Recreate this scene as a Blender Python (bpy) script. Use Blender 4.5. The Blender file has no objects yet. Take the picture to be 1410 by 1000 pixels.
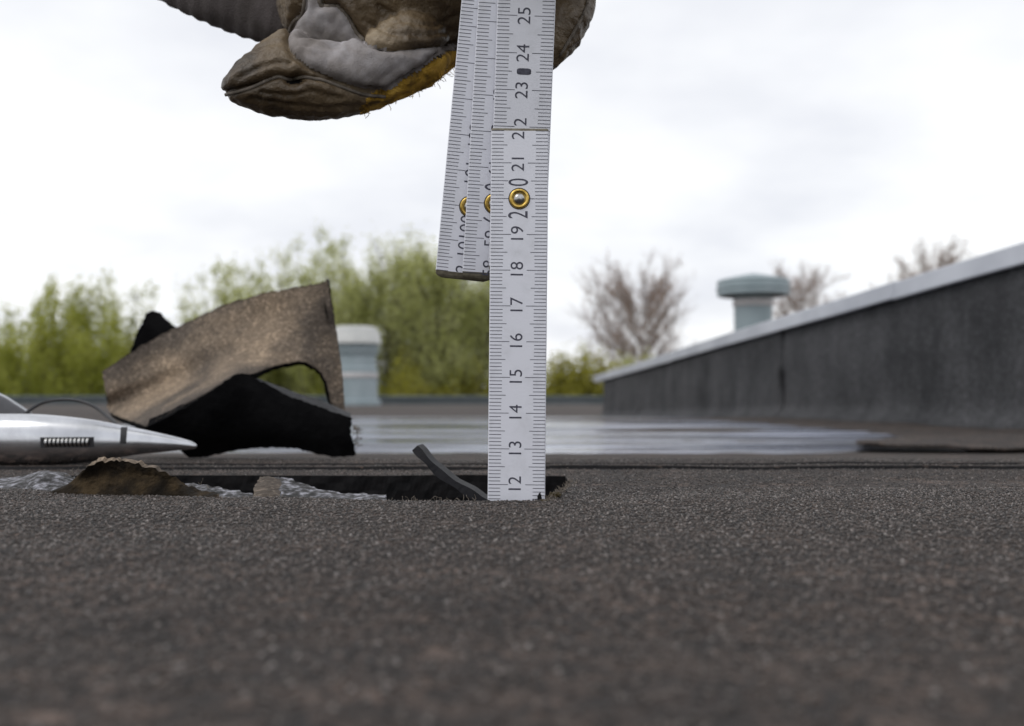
import bpy, bmesh, math, random
import numpy as np
from mathutils import Vector, Matrix, Euler, noise
from mathutils.bvhtree import BVHTree

S = bpy.context.scene
COL = S.collection
random.seed(7)
rng = np.random.default_rng(7)

# ------------------------------------------------------------------ camera, sky, sun, exposure
H = 0.028                 # height of the lens over the roof felt (m)
F = 1400.0                # focal length in photograph pixels (1410 wide)
cam_d = bpy.data.cameras.new('camera'); cam = bpy.data.objects.new('camera', cam_d); COL.objects.link(cam)
cam.location = (0, 0, H); cam.rotation_euler = (math.radians(90), 0, 0)
cam_d.sensor_width = 36; cam_d.lens = 36 * F / 1410; cam_d.shift_y = 50 / 1410
cam_d.clip_start = 0.005; cam_d.clip_end = 3000
cam_d.dof.use_dof = True; cam_d.dof.focus_distance = 0.2865; cam_d.dof.aperture_fstop = 18.5
S.camera = cam

SUN_EL, SUN_AZ = math.radians(48), math.radians(-125)
w = bpy.data.worlds.new('World'); S.world = w; w.use_nodes = True
nt = w.node_tree; N = nt.nodes; L = nt.links; N.clear()
wo = N.new('ShaderNodeOutputWorld'); bg = N.new('ShaderNodeBackground'); L.new(bg.outputs[0], wo.inputs[0])
sky = N.new('ShaderNodeTexSky'); sky.sky_type = 'NISHITA'; sky.sun_disc = False
sky.sun_elevation = SUN_EL; sky.sun_rotation = SUN_AZ; sky.air_density = 1; sky.dust_density = 2
tc = N.new('ShaderNodeTexCoord')
sep = N.new('ShaderNodeSeparateXYZ'); L.new(tc.outputs['Generated'], sep.inputs[0])
# cloud deck: direction projected on a layer overhead so the clouds flatten towards the horizon
den = N.new('ShaderNodeMath'); den.operation = 'ADD'; den.inputs[1].default_value = 0.22
ab = N.new('ShaderNodeMath'); ab.operation = 'ABSOLUTE'; L.new(sep.outputs[2], ab.inputs[0]); L.new(ab.outputs[0], den.inputs[0])
dvx = N.new('ShaderNodeMath'); dvx.operation = 'DIVIDE'; L.new(sep.outputs[0], dvx.inputs[0]); L.new(den.outputs[0], dvx.inputs[1])
dvy = N.new('ShaderNodeMath'); dvy.operation = 'DIVIDE'; L.new(sep.outputs[1], dvy.inputs[0]); L.new(den.outputs[0], dvy.inputs[1])
cmb = N.new('ShaderNodeCombineXYZ'); L.new(dvx.outputs[0], cmb.inputs[0]); L.new(dvy.outputs[0], cmb.inputs[1])
n1 = N.new('ShaderNodeTexNoise'); n1.inputs['Scale'].default_value = 1.25; n1.inputs['Detail'].default_value = 5
n1.inputs['Roughness'].default_value = 0.48; L.new(cmb.outputs[0], n1.inputs['Vector'])
cr = N.new('ShaderNodeValToRGB'); L.new(n1.outputs['Fac'], cr.inputs[0])
cr.color_ramp.elements[0].position = 0.36; cr.color_ramp.elements[0].color = (8.7, 8.9, 9.5, 1)
cr.color_ramp.elements[1].position = 0.60; cr.color_ramp.elements[1].color = (11.3, 11.4, 11.5, 1)
mx = N.new('ShaderNodeMix'); mx.data_type = 'RGBA'; mx.inputs[0].default_value = 0.93
L.new(sky.outputs[0], mx.inputs[6]); L.new(cr.outputs[0], mx.inputs[7])
L.new(mx.outputs[2], bg.inputs[0]); bg.inputs[1].default_value = 0.1
sun_d = bpy.data.lights.new('sun', 'SUN'); sun_d.energy = 0.8; sun_d.angle = math.radians(25); sun_d.color = (1, .97, .93)
sun = bpy.data.objects.new('sun', sun_d); COL.objects.link(sun)
sd = Vector((math.cos(SUN_EL) * math.sin(SUN_AZ), math.cos(SUN_EL) * math.cos(SUN_AZ), math.sin(SUN_EL)))
sun.rotation_euler = sd.to_track_quat('Z', 'Y').to_euler()
S.view_settings.view_transform = 'Standard'; S.view_settings.look = 'None'
S.view_settings.exposure = 0.0; S.view_settings.gamma = 1; S.view_settings.use_curve_mapping = False

# ------------------------------------------------------------------ helpers
def P(px, py, Y):
    return Vector(((px - 705) / F * Y, Y, H + (550 - py) / F * Y))

def tag(o, label=None, cat=None, group=None, kind=None):
    if label: o['label'] = label
    if cat: o['category'] = cat
    if group: o['group'] = group
    if kind: o['kind'] = kind
    return o

def mesh_obj(name, verts, faces, mat, parent=None, smooth=False, mats=None, midx=None):
    me = bpy.data.meshes.new(name)
    me.from_pydata([tuple(v) for v in verts], [], [tuple(f) for f in faces])
    for m in (mats or [mat]): me.materials.append(m)
    if midx is not None: me.polygons.foreach_set('material_index', midx)
    if smooth: me.polygons.foreach_set('use_smooth', [True] * len(me.polygons))
    me.update()
    o = bpy.data.objects.new(name, me); COL.objects.link(o)
    if parent: o.parent = parent
    return o

def empty(name, loc=(0, 0, 0), rot=(0, 0, 0), parent=None):
    o = bpy.data.objects.new(name, None); COL.objects.link(o)
    o.location = loc; o.rotation_euler = rot; o.empty_display_size = .05
    if parent: o.parent = parent
    return o

def child_keep(o, parent):
    """parent o (built in world coordinates) to an empty without moving it"""
    bpy.context.view_layer.update()
    o.parent = parent; o.matrix_parent_inverse = parent.matrix_world.inverted()
    return o

def box(x0, x1, y0, y1, z0, z1):
    v = [(x, y, z) for z in (z0, z1) for y in (y0, y1) for x in (x0, x1)]
    f = [(0, 2, 3, 1), (4, 5, 7, 6), (0, 1, 5, 4), (2, 6, 7, 3), (0, 4, 6, 2), (1, 3, 7, 5)]
    return v, f

def merge(parts):
    V, Fc = [], []
    for v, f in parts:
        b = len(V); V += list(v); Fc += [tuple(i + b for i in q) for q in f]
    return V, Fc

def tube(pts, r, n=8, cap=True):
    pts = [Vector(p) for p in pts]; V = []; Fc = []
    rr = r if hasattr(r, '__len__') else [r] * len(pts)
    for i, p in enumerate(pts):
        t = (pts[min(i + 1, len(pts) - 1)] - pts[max(i - 1, 0)])
        if t.length < 1e-12: t = Vector((0, 0, 1))
        t.normalize()
        a = Vector((0, 0, 1)) if abs(t.z) < .9 else Vector((0, 1, 0))
        u = t.cross(a).normalized(); v = t.cross(u)
        for k in range(n):
            an = 2 * math.pi * k / n
            V.append(p + (u * math.cos(an) + v * math.sin(an)) * rr[i])
    for i in range(len(pts) - 1):
        for k in range(n):
            a0 = i * n + k; a1 = i * n + (k + 1) % n
            Fc.append((a0, a1, a1 + n, a0 + n))
    if cap:
        Fc.append(tuple(range(n))[::-1]); Fc.append(tuple(range((len(pts) - 1) * n, len(pts) * n)))
    return V, Fc

def lathe(prof, n=32, axis='z'):
    V = []; Fc = []
    for r, h in prof:
        for k in range(n):
            a = 2 * math.pi * k / n
            if axis == 'z': V.append((r * math.cos(a), r * math.sin(a), h))
            else: V.append((r * math.cos(a), h, r * math.sin(a)))
    for i in range(len(prof) - 1):
        for k in range(n):
            a0 = i * n + k; a1 = i * n + (k + 1) % n
            Fc.append((a0, a1, a1 + n, a0 + n))
    return V, Fc

def catmull(pts, n):
    """pts: array (k,d) -> (n,d) smooth interpolation"""
    pts = np.asarray(pts, float); k = len(pts); out = []
    for i in range(n):
        t = i / (n - 1) * (k - 1); j = min(int(t), k - 2); u = t - j
        p1, p2 = pts[j], pts[j + 1]
        p0 = pts[j - 1] if j > 0 else 2 * p1 - p2
        p3 = pts[j + 2] if j + 2 < k else 2 * p2 - p1
        out.append(.5 * ((2 * p1) + (-p0 + p2) * u + (2 * p0 - 5 * p1 + 4 * p2 - p3) * u * u + (-p0 + 3 * p1 - 3 * p2 + p3) * u ** 3))
    return np.array(out)

def patch(ctrl, nu, nv):
    """ctrl[col][row] = (px,py,Y) -> world grid nu x nv"""
    c = np.array(ctrl, float)
    rows = np.stack([catmull(col, nv) for col in c])            # cols, nv, 3
    g = np.stack([catmull(rows[:, j], nu) for j in range(nv)], axis=1)   # nu,nv,3
    W = np.empty_like(g)
    W[..., 0] = (g[..., 0] - 705) / F * g[..., 2]; W[..., 1] = g[..., 2]; W[..., 2] = H + (550 - g[..., 1]) / F * g[..., 2]
    return W

def slab_from_grid(G, th, jag=0.0, wob=0.0, seed=0, back_mat=True):
    """thick sheet from a grid; returns verts, faces, material indices (0 front, 1 back+edges)"""
    nu, nv = G.shape[:2]
    G = G.copy()
    du = np.gradient(G, axis=0); dv = np.gradient(G, axis=1)
    nn = np.cross(du, dv); nn /= (np.linalg.norm(nn, axis=2, keepdims=True) + 1e-12)
    if nn[..., 1].mean() > 0: nn = -nn                          # normal towards the camera side (-Y)
    for i in range(nu):
        for j in range(nv):
            p = Vector(G[i, j])
            d = noise.noise(p * 60 + Vector((seed, 0, 0))) * wob + noise.noise(p * 260 + Vector((seed, 3, 0))) * wob * .25
            G[i, j] += nn[i, j] * d
            if jag and (i in (0, nu - 1) or j in (0, nv - 1)):
                q = noise.noise(p * 420 + Vector((seed, 9, 1))) * jag + noise.noise(p * 1500) * jag * .5
                dirv = (du[i, j] if i in (0, nu - 1) else dv[i, j]); dirv = dirv / (np.linalg.norm(dirv) + 1e-12)
                G[i, j] += dirv * q
    B = G - nn * th
    V = [tuple(G[i, j]) for i in range(nu) for j in range(nv)] + [tuple(B[i, j]) for i in range(nu) for j in range(nv)]
    o = nu * nv; Fc = []; M = []
    id_ = lambda i, j: i * nv + j
    for i in range(nu - 1):
        for j in range(nv - 1):
            a, b, c, d = id_(i, j), id_(i + 1, j), id_(i + 1, j + 1), id_(i, j + 1)
            Fc.append((a, b, c, d)); M.append(0)
            Fc.append((a + o, d + o, c + o, b + o)); M.append(1)
    for i in range(nu - 1):
        for j in (0, nv - 1):
            a, b = id_(i, j), id_(i + 1, j); Fc.append((a, b, b + o, a + o)); M.append(1)
    for j in range(nv - 1):
        for i in (0, nu - 1):
            a, b = id_(i, j), id_(i, j + 1); Fc.append((a, b, b + o, a + o)); M.append(1)
    return V, Fc, M

# ------------------------------------------------------------------ materials
def mat(name, cols, scale=50, rough=.6, metallic=0, bump=0, bscale=None, bdist=.001, detail=4, spec=.5,
        pos=(.35, .65), rvar=0, stretch=None, vor=None, trans=0):
    m = bpy.data.materials.new(name); m.use_nodes = True
    nt = m.node_tree; N = nt.nodes; L = nt.links
    b = N['Principled BSDF']; b.inputs['Roughness'].default_value = rough; b.inputs['Metallic'].default_value = metallic
    b.inputs['Specular IOR Level'].default_value = spec
    t = N.new('ShaderNodeTexCoord'); vec = t.outputs['Object']
    if stretch:
        mp = N.new('ShaderNodeMapping'); mp.inputs['Scale'].default_value = stretch; L.new(vec, mp.inputs[0]); vec = mp.outputs[0]
    if len(cols) == 1: b.inputs['Base Color'].default_value = (*cols[0], 1)
    else:
        n = N.new('ShaderNodeTexNoise'); n.inputs['Scale'].default_value = scale; n.inputs['Detail'].default_value = detail
        n.inputs['Roughness'].default_value = .6; L.new(vec, n.inputs['Vector'])
        r = N.new('ShaderNodeValToRGB'); L.new(n.outputs['Fac'], r.inputs[0])
        e = r.color_ramp.elements; e[0].position = pos[0]; e[1].position = pos[1]
        e[0].color = (*cols[0], 1); e[1].color = (*cols[-1], 1)
        for k, c in enumerate(cols[1:-1]):
            x = e.new(pos[0] + (pos[1] - pos[0]) * (k + 1) / (len(cols) - 1)); x.color = (*c, 1)
        out = r.outputs[0]
        if vor:      # salt-and-pepper grains: (scale, dark, light, amount)
            v = N.new('ShaderNodeTexVoronoi'); v.inputs['Scale'].default_value = vor[0]; L.new(t.outputs['Object'], v.inputs['Vector'])
            sp = N.new('ShaderNodeSeparateColor'); L.new(v.outputs['Color'], sp.inputs[0])
            r2 = N.new('ShaderNodeValToRGB'); L.new(sp.outputs[0], r2.inputs[0])
            r2.color_ramp.elements[0].color = (*[vor[1]] * 3, 1); r2.color_ramp.elements[1].color = (*[vor[2]] * 3, 1)
            r2.color_ramp.elements[1].position = 1; e3 = r2.color_ramp.elements.new(.75); e3.color = (*[(vor[1] * .6 + vor[2] * .4)] * 3, 1)
            mm = N.new('ShaderNodeMix'); mm.data_type = 'RGBA'; mm.blend_type = 'MULTIPLY'; mm.inputs[0].default_value = 1
            L.new(out, mm.inputs[6]); L.new(r2.outputs[0], mm.inputs[7]); out = mm.outputs[2]
        L.new(out, b.inputs['Base Color'])
        if rvar:
            mr = N.new('ShaderNodeMapRange'); mr.inputs[3].default_value = rough - rvar; mr.inputs[4].default_value = rough + rvar
            L.new(n.outputs['Fac'], mr.inputs[0]); L.new(mr.outputs[0], b.inputs['Roughness'])
    if bump:
        n2 = N.new('ShaderNodeTexNoise'); n2.inputs['Scale'].default_value = bscale or scale * 4; n2.inputs['Detail'].default_value = 3
        L.new(vec, n2.inputs['Vector'])
        bp = N.new('ShaderNodeBump'); bp.inputs['Strength'].default_value = bump; bp.inputs['Distance'].default_value = bdist
        L.new(n2.outputs['Fac'], bp.inputs['Height']); L.new(bp.outputs[0], b.inputs['Normal'])
    if trans:
        tr = N.new('ShaderNodeBsdfTranslucent'); 
        src = b.inputs['Base Color'].links[0].from_socket if b.inputs['Base Color'].links else None
        if src: L.new(src, tr.inputs[0])
        else: tr.inputs[0].default_value = (*cols[0], 1)
        ms = N.new('ShaderNodeMixShader'); ms.inputs[0].default_value = trans
        L.new(b.outputs[0], ms.inputs[1]); L.new(tr.outputs[0], ms.inputs[2]); L.new(ms.outputs[0], N['Material Output'].inputs[0])
    return m

M = {}
M['felt'] = mat('mineral_felt', [(.014, .009, .007), (.032, .022, .017), (.060, .043, .035)], scale=40, rough=.8, bump=1, bscale=900,
                bdist=.0012, detail=8, vor=(430, .38, 2.7), spec=.5, rvar=.1)
nt = M['felt'].node_tree; N = nt.nodes; L = nt.links; b = N['Principled BSDF']      # random dark bands put foreground shading into the colour
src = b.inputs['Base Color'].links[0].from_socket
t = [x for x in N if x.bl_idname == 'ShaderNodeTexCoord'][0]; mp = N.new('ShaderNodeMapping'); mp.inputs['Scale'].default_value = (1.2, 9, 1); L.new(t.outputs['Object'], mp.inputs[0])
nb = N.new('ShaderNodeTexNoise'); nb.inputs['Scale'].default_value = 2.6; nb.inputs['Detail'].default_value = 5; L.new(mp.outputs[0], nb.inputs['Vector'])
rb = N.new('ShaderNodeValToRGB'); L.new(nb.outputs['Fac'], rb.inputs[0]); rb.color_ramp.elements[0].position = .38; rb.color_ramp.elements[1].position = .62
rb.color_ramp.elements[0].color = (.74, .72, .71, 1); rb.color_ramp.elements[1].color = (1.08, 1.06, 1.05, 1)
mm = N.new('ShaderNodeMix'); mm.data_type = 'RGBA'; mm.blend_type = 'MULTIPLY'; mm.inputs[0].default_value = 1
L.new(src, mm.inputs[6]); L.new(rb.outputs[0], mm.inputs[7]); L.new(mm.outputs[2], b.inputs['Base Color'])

M['grain'] = mat('felt_granules', [(.035, .031, .030), (.085, .076, .073), (.17, .155, .15)], scale=700, rough=.38, pos=(.3, .72), detail=2, spec=.6)
nt = M['grain'].node_tree; N = nt.nodes; L = nt.links
gi = N.new('ShaderNodeNewGeometry'); gr = N.new('ShaderNodeValToRGB'); L.new(gi.outputs['Random Per Island'], gr.inputs[0])
e_ = gr.color_ramp.elements; e_[0].color = (.012, .010, .009, 1); e_[1].position = 1; e_[1].color = (.26, .235, .22, 1)
for ps, cc in ((.45, (.028, .019, .0145)), (.7, (.072, .055, .046)), (.92, (.13, .106, .094))):
    x_ = e_.new(ps); x_.color = (*cc, 1)
L.new(gr.outputs[0], N['Principled BSDF'].inputs['Base Color'])
M['bitumen'] = mat('bitumen', [(.004, .004, .005), (.011, .010, .011)], scale=200, rough=.7, bump=.5, bscale=500, bdist=.0006, spec=.2)
M['strip'] = mat('cut_felt_strip', [(.004, .004, .006), (.009, .009, .012)], scale=300, rough=.5, bump=.25, bscale=900, bdist=.0003, spec=.12)
M['lip'] = mat('torn_brown_felt', [(.006, .004, .002), (.016, .0105, .005), (.05, .034, .017)], scale=140, rough=.9, bump=1, bscale=600, bdist=.0012, detail=8, spec=.2)
M['insul'] = mat('glass_fleece', [(.006, .006, .006), (.035, .033, .034), (.14, .14, .155), (.33, .33, .37)], scale=420, rough=.75, bump=.8, bscale=2200, bdist=.0004, pos=(.38, .64), detail=8)
M['wool'] = mat('insulation_board', [(.1, .08, .04), (.2, .17, .1)], scale=120, rough=.9, bump=1, bscale=300, bdist=.002)
M['wallfelt'] = mat('wall_felt', [(.028, .029, .032), (.056, .057, .061), (.078, .078, .083)], scale=7, rough=.8, bump=1, bscale=380, bdist=.0015,
                    detail=9, vor=(340, .55, 1.6), spec=.25, stretch=(1, 1, .45))
M['cap'] = mat('zinc_capping', [(.42, .44, .49), (.56, .58, .63)], scale=6, rough=.42, metallic=.25, bump=.1, bscale=30, bdist=.002)
M['brownfelt'] = mat('brown_felt', [(.045, .039, .037), (.13, .106, .086), (.34, .26, .185)], scale=11, rough=.85, bump=1, bscale=700, bdist=.0012,
                     detail=7, vor=(800, .62, 1.45), spec=.2)
M['blackfelt'] = mat('black_felt', [(.002, .002, .0025), (.006, .006, .0065)], scale=60, rough=.9, bump=.7, bscale=400, bdist=.001, spec=.08)
M['plastic'] = mat('ruler_plastic', [(.50, .50, .53), (.66, .67, .73), (.72, .73, .80)], scale=160, rough=.42, pos=(.15, .5), detail=6, bump=.15, bscale=1500, bdist=.0002)
M['plasticend'] = mat('ruler_end_dirt', [(.10, .085, .06), (.2, .18, .13)], scale=500, rough=.6)
M['ink'] = mat('ruler_ink', [(.03, .03, .05), (.07, .07, .10)], scale=900, rough=.6)
M['brass'] = mat('brass', [(.42, .27, .06), (.72, .5, .14)], scale=800, rough=.3, metallic=1)
M['steel'] = mat('rivet_steel', [(.35, .35, .34), (.5, .5, .5)], scale=900, rough=.28, metallic=1)
M['silver'] = mat('satin_metal', [(.46, .47, .49), (.62, .63, .66)], scale=55, rough=.22, metallic=1, bump=.1, bscale=400, bdist=.0002)
M['gunmetal'] = mat('grey_handle', [(.05, .05, .055), (.09, .09, .10)], scale=60, rough=.45)
M['dark'] = mat('dark_plastic', [(.015, .015, .018)], rough=.5)
M['leather'] = mat('worn_leather', [(.012, .008, .005), (.085, .056, .028), (.16, .115, .065), (.32, .25, .165)], scale=34, rough=.5, bump=.9, bscale=600, bdist=.0008, detail=8, pos=(.3, .72), rvar=.15)
M['cloth'] = mat('grey_glove_fabric', [(.06, .045, .03), (.26, .235, .225), (.46, .44, .46)], scale=30, rough=.95, bump=.8, bscale=2600, bdist=.0004, detail=8)
M['yellow'] = mat('yellow_lining', [(.14, .085, .02), (.50, .29, .035), (.75, .47, .09)], scale=160, rough=.95, bump=1, bscale=1500, bdist=.0008, detail=6)
M['sleeve'] = mat('sleeve_cloth', [(.055, .045, .042), (.10, .085, .085)], scale=80, rough=.95, bump=.8, bscale=2000, bdist=.0004)
M['thread'] = mat('seam_piping', [(.09, .075, .06), (.2, .17, .14)], scale=300, rough=.8)
M['ventmetal'] = mat('vent_metal', [(.25, .31, .33), (.36, .42, .45)], scale=3, rough=.5, metallic=.35, stretch=(1, 1, .3))
M['ventwhite'] = mat('vent_cap_white', [(.52, .53, .52), (.66, .66, .64)], scale=3, rough=.6)
M['ventband'] = mat('vent_band', [(.48, .46, .46), (.6, .58, .58)], scale=5, rough=.5, metallic=.2)
M['bark'] = mat('bark', [(.05, .042, .034), (.12, .10, .08)], scale=6, rough=.9)
M['barkpale'] = mat('bark_pale', [(.26, .20, .17), (.38, .31, .28)], scale=6, rough=.9)
M['leaf'] = mat('spring_leaves', [(.24, .26, .035), (.38, .40, .07), (.50, .50, .14)], scale=.9, rough=.7, trans=.5, pos=(.3, .7))
M['leafgrey'] = mat('grey_green_leaves', [(.34, .36, .10), (.50, .52, .20), (.62, .62, .32)], scale=.9, rough=.7, trans=.5, pos=(.3, .7))
M['leafyellow'] = mat('yellow_green_leaves', [(.28, .26, .03), (.42, .40, .07)], scale=.9, rough=.7, trans=.5)
M['bud'] = mat('reddish_buds', [(.28, .19, .15), (.40, .29, .23)], scale=2, rough=.9)
M['grass'] = mat('meadow', [(.04, .06, .015), (.08, .10, .03)], scale=.3, rough=1)
M['brickwall'] = mat('facade', [(.2, .12, .09), (.28, .18, .13)], scale=2, rough=.9)
M['edge'] = mat('roof_edge_trim', [(.08, .10, .105), (.13, .15, .16)], scale=2, rough=.5)
M['moss'] = mat('moss_crumbs', [(.03, .022, .01), (.12, .09, .04)], scale=900, rough=1)

# puddle water: shallow, wind-ruffled
m = bpy.data.materials.new('puddle_water'); m.use_nodes = True; M['water'] = m
nt = m.node_tree; N = nt.nodes; L = nt.links; b = N['Principled BSDF']
b.inputs['Roughness'].default_value = .22; b.inputs['IOR'].default_value = 1.33
b.inputs['Specular IOR Level'].default_value = .6
t = N.new('ShaderNodeTexCoord'); mp = N.new('ShaderNodeMapping'); mp.inputs['Scale'].default_value = (1, .8, 1); L.new(t.outputs['Object'], mp.inputs[0])
nz = N.new('ShaderNodeTexNoise'); nz.inputs['Scale'].default_value = 70; nz.inputs['Detail'].default_value = 4; L.new(mp.outputs[0], nz.inputs['Vector'])
bp = N.new('ShaderNodeBump'); bp.inputs['Strength'].default_value = 1; bp.inputs['Distance'].default_value = .008
L.new(nz.outputs['Fac'], bp.inputs['Height']); L.new(bp.outputs[0], b.inputs['Normal'])
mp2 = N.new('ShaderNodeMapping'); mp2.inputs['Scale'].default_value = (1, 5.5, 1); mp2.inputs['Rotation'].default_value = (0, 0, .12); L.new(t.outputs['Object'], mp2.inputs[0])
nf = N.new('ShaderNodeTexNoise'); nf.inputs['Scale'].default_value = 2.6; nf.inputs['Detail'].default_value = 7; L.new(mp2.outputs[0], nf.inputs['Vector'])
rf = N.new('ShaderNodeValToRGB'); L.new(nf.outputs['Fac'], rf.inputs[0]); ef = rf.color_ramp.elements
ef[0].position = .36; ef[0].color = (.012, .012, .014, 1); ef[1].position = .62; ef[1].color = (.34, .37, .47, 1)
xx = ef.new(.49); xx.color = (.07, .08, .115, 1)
L.new(rf.outputs[0], b.inputs['Base Color'])  # streaks of lime film, with pale sky sheen painted into the colour
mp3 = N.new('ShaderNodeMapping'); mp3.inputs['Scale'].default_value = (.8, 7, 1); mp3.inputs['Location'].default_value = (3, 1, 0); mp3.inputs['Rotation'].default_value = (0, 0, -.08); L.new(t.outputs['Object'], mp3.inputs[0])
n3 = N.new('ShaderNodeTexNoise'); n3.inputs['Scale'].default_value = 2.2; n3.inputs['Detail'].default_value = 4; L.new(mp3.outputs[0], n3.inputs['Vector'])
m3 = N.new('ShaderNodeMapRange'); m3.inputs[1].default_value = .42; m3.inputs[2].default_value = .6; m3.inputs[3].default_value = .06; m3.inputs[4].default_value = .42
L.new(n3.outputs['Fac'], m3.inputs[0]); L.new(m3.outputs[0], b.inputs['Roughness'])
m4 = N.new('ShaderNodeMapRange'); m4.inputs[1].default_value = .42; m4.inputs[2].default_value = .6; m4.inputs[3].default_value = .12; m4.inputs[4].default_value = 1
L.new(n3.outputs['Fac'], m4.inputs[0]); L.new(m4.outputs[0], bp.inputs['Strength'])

# ------------------------------------------------------------------ the roof
HL, HR = -0.175, 0.0195                       # left and right end of the cut
edge_px = [(-60, 668), (0, 672), (75, 677), (150, 681), (300, 685), (450, 688), (672, 690), (745, 689), (762, 684), (775, 676), (785, 666)]
exy = [((px - 705) / F * (F * H / (py - 550)), F * H / (py - 550)) for px, py in edge_px]
def near_y(X):
    y = float(np.interp(X, [e[0] for e in exy], [e[1] for e in exy]))
    return y + .0012 * noise.noise(Vector((X * 90, 3.1, 0))) + .0005 * noise.noise(Vector((X * 500, 1.1, 0)))
def far_y(X):
    return .373 + .002 * noise.noise(Vector((X * 30, 7.7, 0)))
WALL = lambda t: Vector((.705 - .321 * t, 1.4 + 2.8 * t, 0))
prof = [(-1, 0), (.45, 0), (.6, -.006), (.84, -.0168), (.95, -.0195), (2.0, -.0200), (2.3, -.0165), (3.06, -.0245), (4.2, -.044), (30, -.045)]
def roof_z(X, Y):
    z = float(np.interp(Y, [p[0] for p in prof], [p[1] for p in prof]))
    if X > .40 and .6 < Y < 6:                # slight rise towards the upstand
        tgt = float(np.interp(Y, [.6, 1.4, 2.26, 3.06, 4.2, 6], [-.008, -.013, -.011, -.0245, -.044, -.045]))
        s = min(1, max(0, (X - .40) / .22)); z = z + (max(tgt, z) - z) * s
    if X < -.6: z += min(.02, (-.6 - X) * .03) * (1 if .6 < Y < 3 else 0)
    # low ridge standing out of the puddle
    z += .0042 * math.exp(-((Y - 1.47 - .12 * (X - .25)) / .05) ** 2) * math.exp(-((X - .26) / .13) ** 4)
    if .9 < Y < 2.3: z += .0030 * max(0, noise.noise(Vector((X * 2.2 + 5, Y * 7.5, 2)))) * (1 if X > -.5 else 0)
    z += .0011 * noise.noise(Vector((X * 3.5, Y * 2.5, 0))) * min(1, max(0, (Y - .3) / .5))
    z += .0006 * noise.noise(Vector((X * 25, Y * 25, 4)))
    z += -.0009 * math.exp(-((Y - .125) / .02) ** 2)          # shallow trough across the foreground
    # felt laps: narrow grooves and small steps
    for g, hs in ((.409, .0010 + .0004 * noise.noise(Vector((X * 14, 1, 0)))), (.433, .0007 + .0006 * noise.noise(Vector((X * 9, 2, 0))))):
        gg = g + .003 * noise.noise(Vector((X * 6, g * 50, 0))) + .0006 * noise.noise(Vector((X * 80, g * 50, 0)))
        if Y > gg - .0006: z += hs * min(1, (Y - gg + .0006) / .0008) * max(0, 1 - max(0, Y - gg - .004) / (.02 if g < .42 else .12))
        if Y < gg: z -= .0006 * math.exp(-((gg - Y) / .003) ** 2)
    return z

xs = sorted(set(np.round(np.concatenate([
    np.linspace(-12, -1.2, 12), np.linspace(-1.1, -.3, 28), np.linspace(-.29, HL, 18), np.linspace(HL, 0, 130),
    np.linspace(0, HR, 30), np.linspace(HR, .3, 90), np.linspace(.31, 1.1, 50), np.linspace(1.2, 14, 14)]), 5)))
xs = [x for k, x in enumerate(xs) if k == 0 or x - xs[k - 1] > 1e-4]
fr = list(np.concatenate([np.linspace(-1.0, 0.0, 8), np.linspace(.03, .98, 110), [.99, 1.0]]))
bk = list(np.concatenate([np.linspace(.373, .403, 14), np.arange(.4036, .4380, .0005), np.linspace(.4385, .55, 60), np.linspace(.556, 1.1, 70), np.linspace(1.12, 2.6, 90), np.linspace(2.65, 5, 30), np.linspace(5.3, 15, 14)]))
Vr = []; nrow = len(fr) + 3 + len(bk)
for X in xs:
    inh = HL - 1e-6 <= X <= HR + 1e-6
    ny = near_y(min(max(X, HL), HR)); fy = far_y(X)
    if X > HR: ny = near_y(HR) + (.29 - near_y(HR)) * min(1, (X - HR) / .1)
    col = []
    for t_ in fr: col.append(t_ * ny)
    for k in (.25, .5, .75): col.append(ny + (fy - ny) * k)
    for y_ in bk: col.append(y_ + (fy - .373) * max(0, 1 - (y_ - .373) / .05))
    for Y in col: Vr.append((X, Y, roof_z(X, Y)))
Fr = []
for i in range(len(xs) - 1):
    inh = xs[i] >= HL - 1e-6 and xs[i + 1] <= HR + 1e-6
    for j in range(nrow - 1):
        if inh and len(fr) - 1 <= j < len(fr) + 3: continue
        a = i * nrow + j; Fr.append((a, a + nrow, a + nrow + 1, a + 1))
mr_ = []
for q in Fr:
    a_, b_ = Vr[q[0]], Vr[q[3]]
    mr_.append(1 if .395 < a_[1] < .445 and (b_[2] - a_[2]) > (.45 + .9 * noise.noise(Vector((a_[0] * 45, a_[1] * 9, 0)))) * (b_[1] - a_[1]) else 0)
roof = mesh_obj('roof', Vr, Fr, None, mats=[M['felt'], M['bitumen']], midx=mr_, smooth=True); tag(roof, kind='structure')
# cut edges of the felt (black bitumen), insulation and deck inside the hole
hx = [x for x in xs if HL - 1e-6 <= x <= HR + 1e-6]
loop = [(x, near_y(x)) for x in hx] + [(HR, near_y(HR) + (far_y(HR) - near_y(HR)) * k) for k in (.33, .66)] + [(x, far_y(x)) for x in reversed(hx)] + [(HL, far_y(HL) + (near_y(HL) - far_y(HL)) * k) for k in (.33, .66)]
def skirt(z0, z1, inset, mt, name, rough_=.0008):
    V = []; n = len(loop); cx, cy = -.08, .33; rows = 5
    for r in range(rows):
        k = r / (rows - 1)
        for i, (x, y) in enumerate(loop):
            zz = (roof_z(x, y) if z0 == 0 else z0) * (1 - k) + z1 * k
            nn_ = noise.noise(Vector((x * 300, y * 300, zz * 400))) * rough_ if r else 0
            sgn = 1 if y > .345 else -1
            V.append((x + (inset if x > .015 else 0) * k, y + (sgn * inset * k if r else 0) + nn_, zz))
    Fc = [(r * n + i, r * n + (i + 1) % n, (r + 1) * n + (i + 1) % n, (r + 1) * n + i) for r in range(rows - 1) for i in range(n)]
    return tag(mesh_obj(name, V, Fc, mt, smooth=False), kind='structure')
skirt(0, -.011, .001, M['bitumen'], 'felt_cut_edge')
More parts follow.
